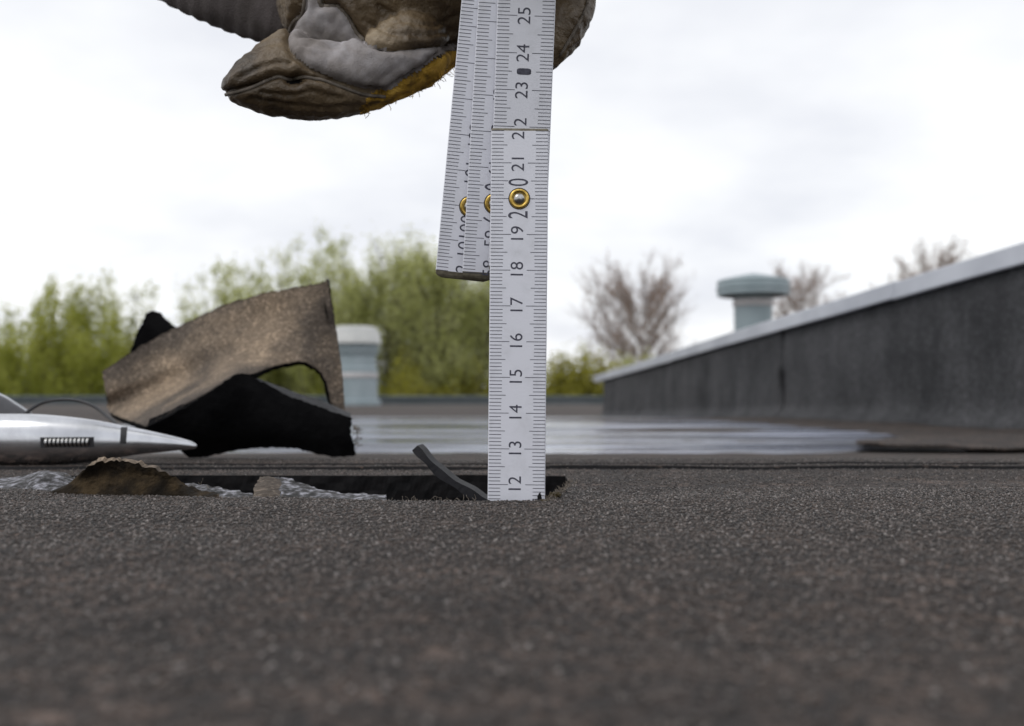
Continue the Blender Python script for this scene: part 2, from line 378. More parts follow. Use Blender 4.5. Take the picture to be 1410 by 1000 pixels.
skirt(-.0105, -.12, .002, M['wool'], 'insulation_cut_edge', .003)
v, f = box(HL - .02, HR + .02, .25, .40, -.13, -.12)
tag(mesh_obj('roof_deck', v, f, M['bitumen']), kind='structure')
# ground, facade below the roof
v, f = box(-600, 600, -300, 2000, -4.3, -4.2)
tag(mesh_obj('ground', v, f, M['grass']), kind='structure')
e = empty('flat_roof_building', (0, 15, -4.2)); tag(e, 'brick building whose flat felted roof fills the foreground', 'building')
pcs = []
for a in (box(-12, 14, 14.6, 14.95, -4.2, -.06), box(-12, -11.8, -1, 14.6, -4.2, -.06), box(13.8, 14, -1, 14.6, -4.2, -.06)): pcs.append(a)
v, f = merge(pcs); child_keep(mesh_obj('outer_wall', v, f, M['brickwall']), e)
v, f = box(-12, 14, 14.2, 14.75, -.05, .062); o = mesh_obj('roof_edge_trim', v, f, M['edge']); child_keep(o, e)
v, f = box(-12, 14, 14.15, 14.8, .0625, .075); child_keep(mesh_obj('edge_capping', v, f, M['ventmetal']), e)

# granules on the near felt (uncountable)
def granules():
    n1_, n2_ = 62000, 30000
    X = np.concatenate([rng.uniform(-1, 1, n1_), rng.uniform(-.2, .27, n2_)])
    Y = np.concatenate([.06 + .26 * np.sqrt(rng.uniform(0, 1, n1_)), rng.uniform(.285, .50, n2_)])
    X[:n1_] *= (Y[:n1_] * .53 + .01)
    keep = []
    for i in range(len(X)):
        x, y = X[i], Y[i]
        if HL < x < HR and near_y(x) - .0003 < y < far_y(x) + .0003: continue
        keep.append(i)
    X, Y = X[keep], Y[keep]; n = len(X)
    Z = np.array([roof_z(a, b_) for a, b_ in zip(X, Y)])
    base = np.array([(1, 0, 0), (-1, 0, 0), (0, 1, 0), (0, -1, 0), (0, 0, 1), (0, 0, -1)], float)
    tri = np.array([(0, 2, 4), (2, 1, 4), (1, 3, 4), (3, 0, 4), (2, 0, 5), (1, 2, 5), (3, 1, 5), (0, 3, 5)])
    sz = rng.uniform(.00018, .00052, (n, 1, 1)) * np.array([1, 1, .75])
    V = base[None] * sz * rng.uniform(.6, 1.3, (n, 6, 1))
    th = rng.uniform(0, 2 * np.pi, n); tx = rng.uniform(-.6, .6, n); c, s = np.cos(th), np.sin(th)
    x_ = V[..., 0] * c[:, None] - V[..., 1] * s[:, None]; y_ = V[..., 0] * s[:, None] + V[..., 1] * c[:, None]; z_ = V[..., 2]
    ct, st = np.cos(tx)[:, None], np.sin(tx)[:, None]
    y2 = y_ * ct - z_ * st; z2 = y_ * st + z_ * ct
    V = np.stack([x_ + X[:, None], y2 + Y[:, None], z2 + Z[:, None] + .0001], axis=2).reshape(-1, 3)
    Fc = (tri[None] + (np.arange(n) * 6)[:, None, None]).reshape(-1, 3)
    me = bpy.data.meshes.new('felt_granules')
    me.vertices.add(len(V)); me.vertices.foreach_set('co', V.ravel())
    me.loops.add(Fc.size); me.loops.foreach_set('vertex_index', Fc.ravel().astype(np.int32))
    me.polygons.add(len(Fc)); me.polygons.foreach_set('loop_start', np.arange(0, Fc.size, 3, dtype=np.int32))
    me.update(calc_edges=True); me.materials.append(M['grain'])
    o = bpy.data.objects.new('felt_granules', me); COL.objects.link(o)
    tag(o, 'dark mineral granules strewn over the near roofing felt', 'gravel', kind='stuff')
granules()

# puddle
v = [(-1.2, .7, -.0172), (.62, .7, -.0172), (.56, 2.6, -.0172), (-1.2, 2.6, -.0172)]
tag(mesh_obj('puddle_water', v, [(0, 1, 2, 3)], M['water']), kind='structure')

# raised felt lap at the right by the puddle
def felt_lap(pts, name, lab):
    G = patch(pts, 50, 12); v, f, mi = slab_from_grid(G, .0016, jag=.003, wob=.0016, seed=5)
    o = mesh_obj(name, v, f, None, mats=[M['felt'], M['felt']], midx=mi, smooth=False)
    return tag(o, lab, 'roofing felt')
felt_lap([[(1180, 613, .86), (1180, 609, .95), (1190, 607, 1.05)], [(1290, 617, .80), (1290, 608, .92), (1280, 604, 1.05)],
          [(1360, 620, .80), (1360, 608, .92), (1350, 601, 1.05)], [(1480, 622, .78), (1480, 605, .9), (1480, 596, 1.05)]],
         'loose_felt_strip', 'lifted dark strip of roofing felt at the right end of the puddle')

# ------------------------------------------------------------------ parapet
pw = empty('parapet_wall', WALL(0)); tag(pw, 'dark felt covered parapet with pale metal capping running away on the right', 'wall')
def wall_top(t): return H + .184 + (.078 - .184) * t      # underside of the capping
dirw = (WALL(1) - WALL(0)).normalized(); inw = Vector((-dirw.y, dirw.x, 0))      # towards the puddle
if inw.x > 0: inw = -inw
out = -inw
def wall_t(px):  # parameter where the picture column crosses the wall foot
    r = (px - 705) / F; return (.705 - 1.4 * r) / (.321 + 2.8 * r)
cuts = [-.75, wall_t(1410) - .18, wall_t(1290) - .0, wall_t(1082), wall_t(985), wall_t(938), wall_t(882), 1.0]
cuts = [-.75, -.28, wall_t(1082), wall_t(938), wall_t(882), 1.0]
for k in range(len(cuts) - 1):
    t0, t1 = cuts[k], cuts[k + 1] + (.006 if k < len(cuts) - 2 else 0)
    th = .004 + .0022 * ((k + 1) % 2)
    nu, nv = 44, 22; V = []
    for i in range(nu + 1):
        for j in range(nv + 1):
            t = t0 + (t1 - t0) * i / nu
            p = WALL(t); zt = wall_top(t) + .012; fz = roof_z(p.x - .03, p.y) - .003
            if k < 2: fz = max(fz, -.5)
            s = j / nv
            z = fz + (zt - fz) * s
            foot = .028 * max(0, 1 - s * 7) ** 2
            wob = .0035 * noise.noise(Vector((t * 9, z * 14, k))) + .0014 * noise.noise(Vector((t * 60, z * 30, k)))
            if i in (0, nu): wob += .002 * noise.noise(Vector((z * 40, k, 2)))
            q = p + inw * (th + foot + wob); dt = dirw * (.004 * noise.noise(Vector((z * 22, k * 3.1, 0))) if i in (0, nu) else 0)
            V.append((q.x + dt.x, q.y + dt.y, z))
    Fc = [(i * (nv + 1) + j, (i + 1) * (nv + 1) + j, (i + 1) * (nv + 1) + j + 1, i * (nv + 1) + j + 1) for i in range(nu) for j in range(nv)]
    o = mesh_obj('felt_sheet', V, Fc, M['wallfelt'], smooth=True)
    md = o.modifiers.new('th', 'SOLIDIFY'); md.thickness = .0025; md.offset = 0
    child_keep(o, pw)
# dark slivers laid on for the shade in the crack between two sheets
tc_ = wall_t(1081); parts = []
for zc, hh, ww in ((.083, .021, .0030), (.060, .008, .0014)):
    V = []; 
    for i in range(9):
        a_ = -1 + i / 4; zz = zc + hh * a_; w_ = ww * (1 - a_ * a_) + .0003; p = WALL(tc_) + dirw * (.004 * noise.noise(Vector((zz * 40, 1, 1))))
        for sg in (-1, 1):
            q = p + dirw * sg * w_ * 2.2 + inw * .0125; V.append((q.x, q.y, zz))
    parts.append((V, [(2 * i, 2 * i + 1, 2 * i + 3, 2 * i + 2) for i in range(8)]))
v, f = merge(parts); child_keep(mesh_obj('lap_gap_shade', v, f, M['bitumen']), pw)
# core behind the felt
V = []
for t in (-.75, 1.0):
    for (d, zz) in ((.0, -.10), (.16, -.10), (.16, wall_top(t) + .01), (.0, wall_top(t) + .01)):
        q = WALL(t) + out * d; V.append((q.x, q.y, zz))
child_keep(mesh_obj('wall_core', V, [(0, 1, 2, 3), (7, 6, 5, 4), (0, 4, 5, 1), (1, 5, 6, 2), (2, 6, 7, 3), (3, 7, 4, 0)], M['bitumen']), pw)
# capping lengths: fascia, sloping top, drip lip
def cap_piece(t0, t1, lift):
    prof_ = [(.012, .0), (.016, -.002), (.018, .0), (.018, .026), (.015, .028), (-.17, .030), (-.178, .02), (-.178, .0), (-.174, .0), (-.170, .026), (.010, .022), (.012, .0)]
    V = []; n = len(prof_); ts = np.linspace(t0, t1, 16)
    for t in ts:
        p = WALL(t); z = wall_top(t) + lift + .0012 * noise.noise(Vector((t * 8, 0, 0)))
        for a, h in prof_:
            q = p + inw * (a + lift * .6); V.append((q.x, q.y, z + h))
    Fc = [(i * n + k, i * n + k + 1, (i + 1) * n + k + 1, (i + 1) * n + k) for i in range(len(ts) - 1) for k in range(n - 1)]
    Fc += [tuple(range(n - 1)), tuple(range((len(ts) - 1) * n, len(ts) * n - 1))[::-1]]
    return V, Fc
for t0, t1, lf in ((-.75, .12, 0), (.118, .62, .0015), (.618, 1.05, 0)):
    v, f = cap_piece(t0, t1, lf); child_keep(mesh_obj('capping', v, f, M['cap']), pw)

# ------------------------------------------------------------------ roof vents
def vent(px, Y, rb, rc, ytop, lab, capmat, kind):
    X = (px - 705) / F * Y; zb = -.047; top = H + (550 - ytop) / F * Y
    e = empty('roof_vent', (X, Y, zb)); tag(e, lab, 'vent'); h = top - zb; u = Y / F
    if kind == 'mush':
        cb = h - (410 - 378) * u
        v, f = lathe([(rb, 0), (rb, cb + .03), (rb * .6, cb + .03)], 40); mesh_obj('pipe', v, f, M['ventmetal'], e, smooth=False)
        v, f = lathe([(rb * 1.3, 0), (rb * 1.3, .03), (rb * 1.02, .05), (rb * 1.02, .0)], 40); mesh_obj('base_collar', v, f, M['edge'], e)
        v, f = lathe([(rb, cb - 15 * u), (rb + .006, cb - 14 * u), (rb + .006, cb - 5 * u), (rb, cb - 4 * u)], 40); mesh_obj('band', v, f, M['ventband'], e)
        v, f = lathe([(rb, cb - .0), (rc * .93, cb), (rc, cb + .004), (rc, cb + 18 * u), (rc * 1.015, cb + 19 * u), (rc * .96, cb + 22 * u), (rc * .3, h - .01), (rc * .1, h - .004), (.0005, h)], 48)
        mesh_obj('cap', v, f, capmat, e)
        v, f = lathe([(rc + .001, cb + 8 * u), (rc + .006, cb + 9 * u), (rc + .006, cb + 10 * u), (rc + .001, cb + 11 * u)], 48); mesh_obj('cap_bead', v, f, M['ventmetal'], e)
    else:
        v, f = lathe([(rb * 1.15, 0), (rb * 1.15, .06), (rb, .075), (rb, h - 58 * u), (rb * .93, h - 56 * u), (rb * .93, h - 24 * u)], 40); mesh_obj('pipe', v, f, M['ventmetal'], e)
        v, f = lathe([(rb * .7, h - 42 * u), (rc * .86, h - 40 * u), (rc * .93, h - 27 * u), (rb * .9, h - 26 * u)], 40); mesh_obj('lower_cone', v, f, M['ventmetal'], e)
        v, f = lathe([(rb * .9, h - 26 * u), (rc, h - 25 * u), (rc * .98, h - 20 * u), (rc * .84, h - 3 * u), (rc * .7, h - .01), (.0005, h)], 40); mesh_obj('cap', v, f, capmat, e)
        v, f = lathe([(rb * 1.01, h - 72 * u), (rb * 1.05, h - 71 * u), (rb * 1.05, h - 66 * u), (rb * 1.01, h - 65 * u)], 40); mesh_obj('band', v, f, M['ventband'], e)
    return e
vent(1037, 5.0, .092, .174, 376, 'grey green mushroom vent rising behind the parapet capping', M['ventmetal'], 'mush')
vent(489, 12.0, .265, .31, 449, 'pale capped vent pipe near the far roof edge behind the felt offcut', M['ventwhite'], 'pot')

# ------------------------------------------------------------------ trees
def limb_path(p, d, ln, n, wig, up=0.0):
    pts = [p.copy()]; d = d.normalized()
    for i in range(n):
        d = (d + Vector((random.gauss(0, wig), random.gauss(0, wig), random.gauss(0, wig) + up))).normalized()
        pts.append(pts[-1] + d * (ln / n))
    return pts
def make_tree(px, top, hw, Y, style, lab, leafm, nleaf, barkm='bark', group=None, base=None, name='tree', lsize=.06):
    X = (px - 705) / F * Y; zb = -4.2; zt = H + (550 - top) / F * Y; ht = zt - zb; R = hw / F * Y * (1.0 if style == 'coppice' else 1.45)
    e = empty(name, (X, Y, zb)); tag(e, lab, 'tree' if name == 'tree' else 'bush', group)
    tr = []; tw = []; tips = []
    if style == 'coppice':      # many upright shoots from a low stool
        ns = 46
        for i in range(ns):
            a = random.uniform(0, 2 * math.pi); r = math.sqrt(random.random()); l = ht * random.uniform(.72, 1.0) * (1 - .33 * r ** 2)
            lean = r * R / ht * 1.15
            p0 = Vector((math.cos(a) * r * R * .35, math.sin(a) * r * R * .35, 0))
            pts = limb_path(p0, Vector((math.cos(a) * lean, math.sin(a) * lean, 1)), l, 9, .035, .03)
            r0 = .03 + .025 * random.random()
            tr.append(tube(pts, [r0 * (1 - .9 * k / 9) for k in range(10)], 5, False))
            for k in range(2, 10):
                for q in range(4 + (k > 6)):
                    d = Vector((random.gauss(0, .45), random.gauss(0, .45), 1))
                    sp = limb_path(pts[k], d, ht * random.uniform(.05, .13) * (1.1 - k / 14), 3, .08, .1)
                    tw.append(tube(sp, [.009, .006, .004, .002], 3, False)); tips.append(sp)
    else:                        # single trunk with ascending limbs
        tl = ht * .97
        pts = limb_path(Vector((0, 0, 0)), Vector((random.gauss(0, .03), 0, 1)), tl, 12, .03, .05)
        r0 = ht * .014 + .03
        tr.append(tube(pts, [r0 * (1 - .93 * k / 12) for k in range(13)], 7, False))
        for k in range(3, 12):
            for q in range(7 if leafm != 'bud' else 11):
                a = random.uniform(0, 2 * math.pi); f_ = 1 - abs(k - 7) / 11
                ll = R * random.uniform(.75, 1.25) * f_
                lp = limb_path(pts[k], Vector((math.cos(a), math.sin(a), random.uniform(.5, 1.3))), ll * 1.2, 6, .09, .06)
                rr = r0 * .38 * (1 - k / 15)
                tr.append(tube(lp, [rr * (1 - .85 * j / 6) for j in range(7)], 5, False))
                for j in range(2, 7):
                    for g in range(6):
                        d = (lp[j] - lp[j - 1]).normalized() + Vector((random.gauss(0, .6), random.gauss(0, .6), random.gauss(.35, .4)))
                        sp = limb_path(lp[j], d, ll * random.uniform(.2, .5), 4, .14, .05)
                        tw.append(tube(sp, [.014, .010, .007, .005, .003], 3, False)); tips.append(sp)
    v, f = merge_fast(tr); mesh_obj('trunk', v, f, M[barkm], e, smooth=True)
    Vt, Ft = merge_fast(tw)
    # leaves
    T = np.array([[list(p) for p in (q_[-3:] if len(q_) >= 3 else q_)] for q_ in tips])
    n = int(nleaf * (1.75 if style == 'coppice' else (2.6 if leafm == 'bud' else 1.6))); sig = .16 if style == 'coppice' else (.20 if leafm != 'bud' else .06)
    k = rng.integers(0, len(T), n); u = rng.uniform(0, 2, n); j = np.minimum(u.astype(int), T.shape[1] - 2); fr_ = (u - j)[:, None]
    C = T[k, j] * (1 - fr_) + T[k, j + 1] * fr_ + rng.normal(0, 1, (n, 3)) * np.array([sig, sig, sig * 1.5])
    s_ = rng.uniform(.5, 1.3, (n, 1)) * lsize * (1.25 if leafm != 'bud' else .7)
    a = rng.normal(0, 1, (n, 3)); a /= np.linalg.norm(a, axis=1, keepdims=True)
    b_ = np.cross(a, rng.normal(0, 1, (n, 3))); b_ /= np.linalg.norm(b_, axis=1, keepdims=True)
    Q = np.stack([C - a * s_, C + b_ * s_ * .5, C + a * s_, C - b_ * s_ * .5], axis=1).reshape(-1, 3)
    Vall = np.concatenate([np.array(Vt, float), Q]); Fa = np.concatenate([np.array(Ft, np.int32), np.arange(n * 4, dtype=np.int32).reshape(-1, 4) + len(Vt)])
    me = bpy.data.meshes.new('crown'); me.vertices.add(len(Vall)); me.vertices.foreach_set('co', Vall.ravel().astype(np.float32))
    me.loops.add(Fa.size); me.loops.foreach_set('vertex_index', Fa.ravel()); me.polygons.add(len(Fa)); me.polygons.foreach_set('loop_start', np.arange(0, Fa.size, 4, dtype=np.int32))
    me.materials.append(M[barkm]); me.materials.append(M[leafm])
    me.polygons.foreach_set('material_index', np.array([0] * len(Ft) + [1] * n, np.int32)); me.update(calc_edges=True)
    o = bpy.data.objects.new('crown', me); COL.objects.link(o); o.parent = e
    return e
def merge_fast(parts):
    V = []; Fc = []
    for v, f in parts:
        b = len(V); V += [tuple(p) for p in v]; Fc += [tuple(i + b for i in q) for q in f]
    return V, Fc

G1 = 'willows beyond the far roof edge'
make_tree(10, 440, 62, 38, 'coppice', 'leafy green willow clump cut by the left edge of the photo', 'leaf', 17000, group=G1)
make_tree(95, 362, 72, 42, 'coppice', 'tallest green willow above the silver knife at far left', 'leaf', 17000, group=G1)
make_tree(165, 398, 62, 40, 'coppice', 'bright green willow seen just left of the black felt corner', 'leaf', 17000, group=G1)
make_tree(45, 412, 60, 46, 'coppice', 'green willow standing between the left edge and the tallest left willow', 'leaf', 12000, group=G1)
make_tree(228, 492, 50, 44, 'coppice', 'low green willow in the dip behind the left end of the felt offcut', 'leaf', 11000, group=G1)
make_tree(306, 370, 56, 44, 'coppice', 'green willow directly above the left half of the felt offcut', 'leafgrey', 12000, group=G1)
make_tree(375, 356, 66, 45, 'coppice', 'grey green willow above the middle of the felt offcut', 'leafgrey', 12000, group=G1)
make_tree(455, 322, 76, 44, 'coppice', 'tall grey green willow behind the tip of the felt offcut', 'leafgrey', 14000, group=G1)
make_tree(530, 372, 50, 46, 'upright', 'loose grey green tree just right of the pale capped vent', 'leafgrey', 9000, 'bark', G1)
make_tree(600, 366, 52, 43, 'upright', 'open grey green tree with dark trunk left of the ruler', 'leafgrey', 10000, 'bark', G1)
make_tree(655, 372, 38, 45, 'upright', 'loose grey green tree partly hidden behind the ruler', 'leafgrey', 9000, 'bark', G1)
make_tree(335, 360, 66, 49, 'coppice', 'grey green willow farther back over the left part of the felt offcut', 'leafgrey', 13000, group=G1)
make_tree(420, 340, 66, 49, 'coppice', 'grey green willow farther back over the right part of the felt offcut', 'leafgrey', 13000, group=G1)
make_tree(500, 332, 60, 50, 'coppice', 'grey green willow farther back above the pale capped vent', 'leafgrey', 12000, group=G1)
make_tree(575, 324, 62, 49, 'coppice', 'grey green willow farther back above the low bush right of the vent', 'leafgrey', 11000, group=G1)
make_tree(638, 326, 50, 50, 'coppice', 'grey green willow farther back just left of the ruler', 'leafgrey', 10000, group=G1)
G2 = 'bare trees right of the ruler'
make_tree(884, 404, 60, 52, 'upright', 'nearly bare rounded tree over the far end of the parapet', 'bud', 9000, 'barkpale', G2)
make_tree(1132, 382, 42, 52, 'upright', 'bare tree just right of the mushroom vent', 'bud', 5000, 'barkpale', G2)
make_tree(1276, 357, 46, 50, 'upright', 'bare reddish tree topping the capping at far right', 'bud', 7000, 'barkpale', G2)
make_tree(1000, 447, 10, 52, 'upright', 'small bare treetop just left of the mushroom vent', 'bud', 500, 'barkpale', G2)
for px_, top_, lab_ in ((776, 492, 'yellow green bush just right of the ruler'), (806, 484, 'yellow green bush rising over the far tip of the parapet'), (838, 492, 'yellow green bush cut off by the far end of the capping')):
    make_tree(px_, top_, 34, 40, 'coppice', lab_, 'leafyellow', 9000, name='bush', lsize=.07, group='yellow green bushes at the end of the parapet')
make_tree(872, 484, 44, 44, 'coppice', 'olive bush under the nearly bare rounded tree', 'leafgrey', 6000, name='bush')
for k, (px, top, lab) in enumerate([(560, 495, 'low yellowish bush right of the pale capped vent'), (640, 500, 'low yellowish bush left of the ruler'),
                                    (470, 470, 'low green bush behind the pale capped vent'), (730, 498, 'low green bush hidden mostly behind the ruler'),
                                    (360, 455, 'low green bush seen through the arch of the felt offcut'), (420, 450, 'low green bush behind the right part of the arch')]):
    make_tree(px, top, 50, 41 + k, 'coppice', lab, 'leafyellow' if k < 2 else 'leaf', 9000, name='bush', group='bushes beyond the roof edge')

# ------------------------------------------------------------------ folding ruler
RW = .0161; RT = .0026; CM = .01
def seg_mesh(z0, z1, sh=.0):
    """bull-nosed flat segment from z0 to z1 along its length, rounded edges"""
    V = []; Fc = []; n = 10
    prof2 = []
    hw, ht_, r = RW / 2, RT / 2, .0004
    for cx, cy, a0 in ((hw - r, ht_ - r, 0), (-hw + r, ht_ - r, 90), (-hw + r, -ht_ + r, 180), (hw - r, -ht_ + r, 270)):
        for k in range(4):
            a = math.radians(a0 + 30 * k); prof2.append((cx + r * math.cos(a), cy + r * math.sin(a)))
    m_ = len(prof2)
    zs = [(z0 - .0010, .80, .25), (z0 - .0006, .93, .6), (z0, .985, .85), (z0 + .0009, 1, 1)] + [(z0 + (z1 - z0) * k / 20, 1, 1) for k in range(1, 20)] + [(z1 - .0008, 1, 1), (z1 - .0002, .985, .8), (z1, .96, .55)]
    for z, sx, sy in zs:
        for x, y in prof2:
            V.append((x * sx, y * sy, z - (.0016 * (1 - (x / hw) ** 2) if z <= z0 and z0 > -.03 else 0)))
    for i in range(len(zs) - 1):
        for k in range(m_):
            a = i * m_ + k; b = i * m_ + (k + 1) % m_
            Fc.append((a, b, b + m_, a + m_))
    Fc.append(tuple(range(m_))[::-1]); Fc.append(tuple(range((len(zs) - 1) * m_, len(zs) * m_)))
    return V, Fc
def quad_xz(x0, x1, z0, z1, y): return [(x0, y, z0), (x1, y, z0), (x1, y, z1), (x0, y, z1)], [(0, 1, 2, 3)]
def text_mesh(s, size, loc, parent, sx=1.0, name='numeral', squeeze=1.0, m_=None):
    cu = bpy.data.curves.new('t', 'FONT'); cu.body = s; cu.size = 1.0; cu.align_x = 'CENTER'; cu.align_y = 'CENTER'; cu.resolution_u = 6; cu.offset = -.003
    cu.space_character = squeeze
    to = bpy.data.objects.new('t', cu); COL.objects.link(to)
    bpy.context.view_layer.update()
    me = bpy.data.meshes.new_from_object(to.evaluated_get(bpy.context.evaluated_depsgraph_get()))
    bpy.data.objects.remove(to)
    # stand the text up (x->x, y->z) and turn it so that it reads upward
    R = Matrix.Rotation(math.radians(-90), 4, 'Y') @ Matrix.Rotation(math.radians(90), 4, 'X') @ Matrix.Diagonal((sx * size, size, size, 1))
    me.transform(R); me.materials.clear(); me.materials.append(m_ or M['ink'])
    o = bpy.data.objects.new(name, me); COL.objects.link(o); o.parent = parent; o.location = loc
    return o
ruler = empty('folding_ruler', P(715, 275, .2857)); 
tag(ruler, 'white folding ruler standing in the cut roof hole and held by the glove', 'ruler')
bpy.context.view_layer.update()
def segment(px, py, Y, roll, tilt, z0, z1, nums, seed, mark=None, rivet=True, ticks=True):
    """px,py,Y: rivet position; numbers: list of (z, text)"""
    o = empty('segment', P(px, py, Y) - ruler.location, (math.radians(tilt), math.radians(roll), 0), ruler)
    v, f = seg_mesh(z0, z1); b = mesh_obj('strip', v, f, None, o, smooth=False, mats=[M['plastic'], M['plasticend']], midx=[0] * (len(f) - 2) + [1, 1])
    # dirt on the end faces and last ring
    mi = [0] * len(f); 
    for q in range(48): mi[q] = 1
    mi[-1] = mi[-2] = 1
    for q in range(2 + 16 * 2): mi[-q - 1] = 1
    b.data.polygons.foreach_set('material_index', mi)
    yf = -RT / 2 - .00004
    parts = []
    if ticks:
        k0, k1 = math.ceil((z0 + .0004) / .001), math.floor((z1 - .0003) / .001)
        for k in range(k0, k1 + 1):
            z = k * .001; L_ = .0058 if k % 10 == 0 else (.0047 if k % 5 == 0 else .0036)
            L_ *= 1 + .03 * math.sin(k * 12.9 + seed); t_ = .000085
            parts.append(quad_xz(-RW / 2 + .0002, -RW / 2 + L_, z - t_, z + t_, yf))
            parts.append(quad_xz(RW / 2 - L_, RW / 2 - .0002, z - t_, z + t_, yf))
        v, f = merge(parts); mesh_obj('tick_marks', v, f, M['ink'], o)
    for z, s in nums:
        text_mesh(s, .0051, (-.0003, yf, z), o, sx=.98)
    if mark is not None:
        pts = []; 
        for k in range(24):
            a = 2 * math.pi * k / 24; pts.append((math.copysign(abs(math.cos(a)) ** .5, math.cos(a)) * .0020, yf, mark + math.copysign(abs(math.sin(a)) ** .5, math.sin(a)) * .00088))
        mesh_obj('oval_mark', pts, [tuple(range(24))], M['ink'], o)
    if rivet:
        rv = empty_mesh_rivet(o, yf)
    return o
def empty_mesh_rivet(o, yf):
    r = [(.0028, yf + .0002), (.0028, yf - .0002), (.0026, yf - .0004), (.0022, yf - .00045), (.0018, yf - .0002), (.0016, yf + .0001), (.0016, yf + .0004)]
    v, f = lathe(r, 40, 'y'); rg = mesh_obj('rivet', v, f, M['brass'], o, smooth=True)
    v, f = lathe([(.0018, yf + .0001), (.0016, yf - .0001), (.00125, yf - .00045), (.0007, yf - .00075), (.00002, yf - .00085)], 28, 'y')
    mesh_obj('rivet_pin', v, f, M['steel'], o, smooth=True)
    v, f = lathe([(.00305, yf - .00002), (.0028, yf - .00003)], 40, 'y'); mesh_obj('rivet_rim', v, f, M['dark'], o)
    return rg
numsA = [((n - 20) * CM, str(n)) for n in (9, 10, 11, 12, 13, 14, 15, 16, 17, 18, 19, 21)]
sa = segment(715, 275, .2857, .56, 0, -.20 + .0, .0198, numsA, 0)
def big(o, s, z): text_mesh(s, .0080, (0, -RT / 2 - .00004, z), o, sx=.6)
big(sa, '0', .0046); big(sa, '2', -.0045)
# the lower half of "22" is cut by the end of the front segment
text_mesh('2', .0051, (-.0003, -RT / 2 - .00004, .0177), sa, sx=.98)
TL = 7
sb = segment(715, 275, .2857 + .0030, 2.1, TL, -.0198, .20, [((n - 20) * CM, str(n)) for n in (23, 24, 25, 26, 27, 28, 29, 30)], 1, mark=.035, rivet=False)
text_mesh('2', .0051, (-.0003, -RT / 2 - .00004, .0213), sb, sx=.98)
sd_ = segment(681, 281, .2857 + .0064, 3.75, TL, -.0206, .20, [(.01, '61'), (-.01, '59'), (-.0185, '58')] + [(k * CM, str(60 + k)) for k in range(2, 12)], 2)
big(sd_, '0', .0046); big(sd_, '6', -.0045)
sc = segment(647, 285, .2857 + .0096, 6.1, TL, -.0200, .20, [(.0095, '101'), (-.0062, '100'), (-.0125, '10'), (-.0180, '2')] + [(k * CM, str(100 + k)) for k in range(2, 12)], 3)
for k, (dx, rl) in enumerate(((4, 6.0), (9, 5.6), (3, 6.2))):
    segment(647 + dx, 285, .2857 + .0128 + .0031 * k, rl, TL, -.0200, .20, [], 5 + k, rivet=False, ticks=False)

# ------------------------------------------------------------------ removed felt piece, bent
off = empty('felt_offcut', P(330, 622, .50)); tag(off, 'curled brown and black roofing felt offcut standing behind the cut hole', 'roofing felt')
ctrl = [
 [(140, 512, .56), (146, 540, .555), (153, 568, .552), (200, 587, .475)],
 [(190, 479, .565), (192, 520, .56), (202, 550, .552), (240, 566, .472)],
 [(240, 452, .57), (246, 495, .56), (260, 524, .548), (286, 540, .472)],
 [(300, 424, .565), (304, 465, .555), (312, 496, .54), (326, 517, .478)],
 [(350, 407, .555), (352, 450, .55), (352, 488, .53), (352, 513, .50)],
 [(400, 397, .548), (398, 430, .545), (396, 470, .535), (388, 502, .52)],
 [(428, 393, .545), (428, 430, .54), (428, 470, .535), (420, 499, .527)],
 [(446, 388, .543), (455, 435, .54), (458, 478, .537), (447, 522, .53)],
 [(449, 386, .543), (459, 438, .54), (467, 492, .537), (457, 558, .53)],
 [(450, 384, .543), (461, 440, .54), (470, 500, .537), (476, 578, .53)]]
G = patch(ctrl, 90, 40); v, f, mi = slab_from_grid(G, .0032, jag=.0009, wob=.0008, seed=1)
child_keep(mesh_obj('brown_sheet', v, f, None, mats=[M['brownfelt'], M['blackfelt']], midx=mi, smooth=False), off)
for o in [x for x in off.children]: o.data.polygons.foreach_set('use_smooth', [True] * len(o.data.polygons))
ctrl = [
 [(203, 588, .474), (215, 600, .478), (235, 610, .482), (262, 630, .488)],
 [(240, 568, .470), (250, 588, .474), (262, 604, .478), (285, 629, .488)],
 [(286, 542, .470), (295, 570, .472), (305, 598, .478), (318, 621, .488)],
 [(325, 516, .474), (335, 552, .474), (345, 590, .478), (352, 617, .488)],
 [(352, 521, .480), (366, 560, .478), (376, 592, .480), (384, 617, .488)],
 [(400, 546, .486), (408, 570, .484), (414, 598, .484), (418, 621, .488)],
 [(445, 562, .490), (450, 580, .488), (454, 602, .488), (456, 630, .490)],
 [(485, 576, .494), (484, 592, .493), (486, 608, .492), (492, 627, .494)]]
G = patch(ctrl, 80, 34); v, f, mi = slab_from_grid(G, .0055, jag=.0009, wob=.0008, seed=2)
o = mesh_obj('folded_black_sheet', v, f, None, mats=[M['blackfelt'], M['blackfelt']], midx=mi); child_keep(o, off)
ctrl = [[(181, 482, .60), (182, 500, .60), (186, 520, .60)], [(190, 455, .602), (200, 490, .602), (205, 520, .60)],
        [(207, 428, .604), (218, 470, .602), (225, 520, .60)], [(225, 440, .602), (235, 480, .60), (245, 520, .60)], [(243, 455, .60), (250, 490, .60), (262, 520, .60)]]
G = patch(ctrl, 40, 24); v, f, mi = slab_from_grid(G, .0045, jag=.0012, wob=.0008, seed=3)
child_keep(mesh_obj('rear_corner', v, f, None, mats=[M['blackfelt'], M['blackfelt']], midx=mi), off)
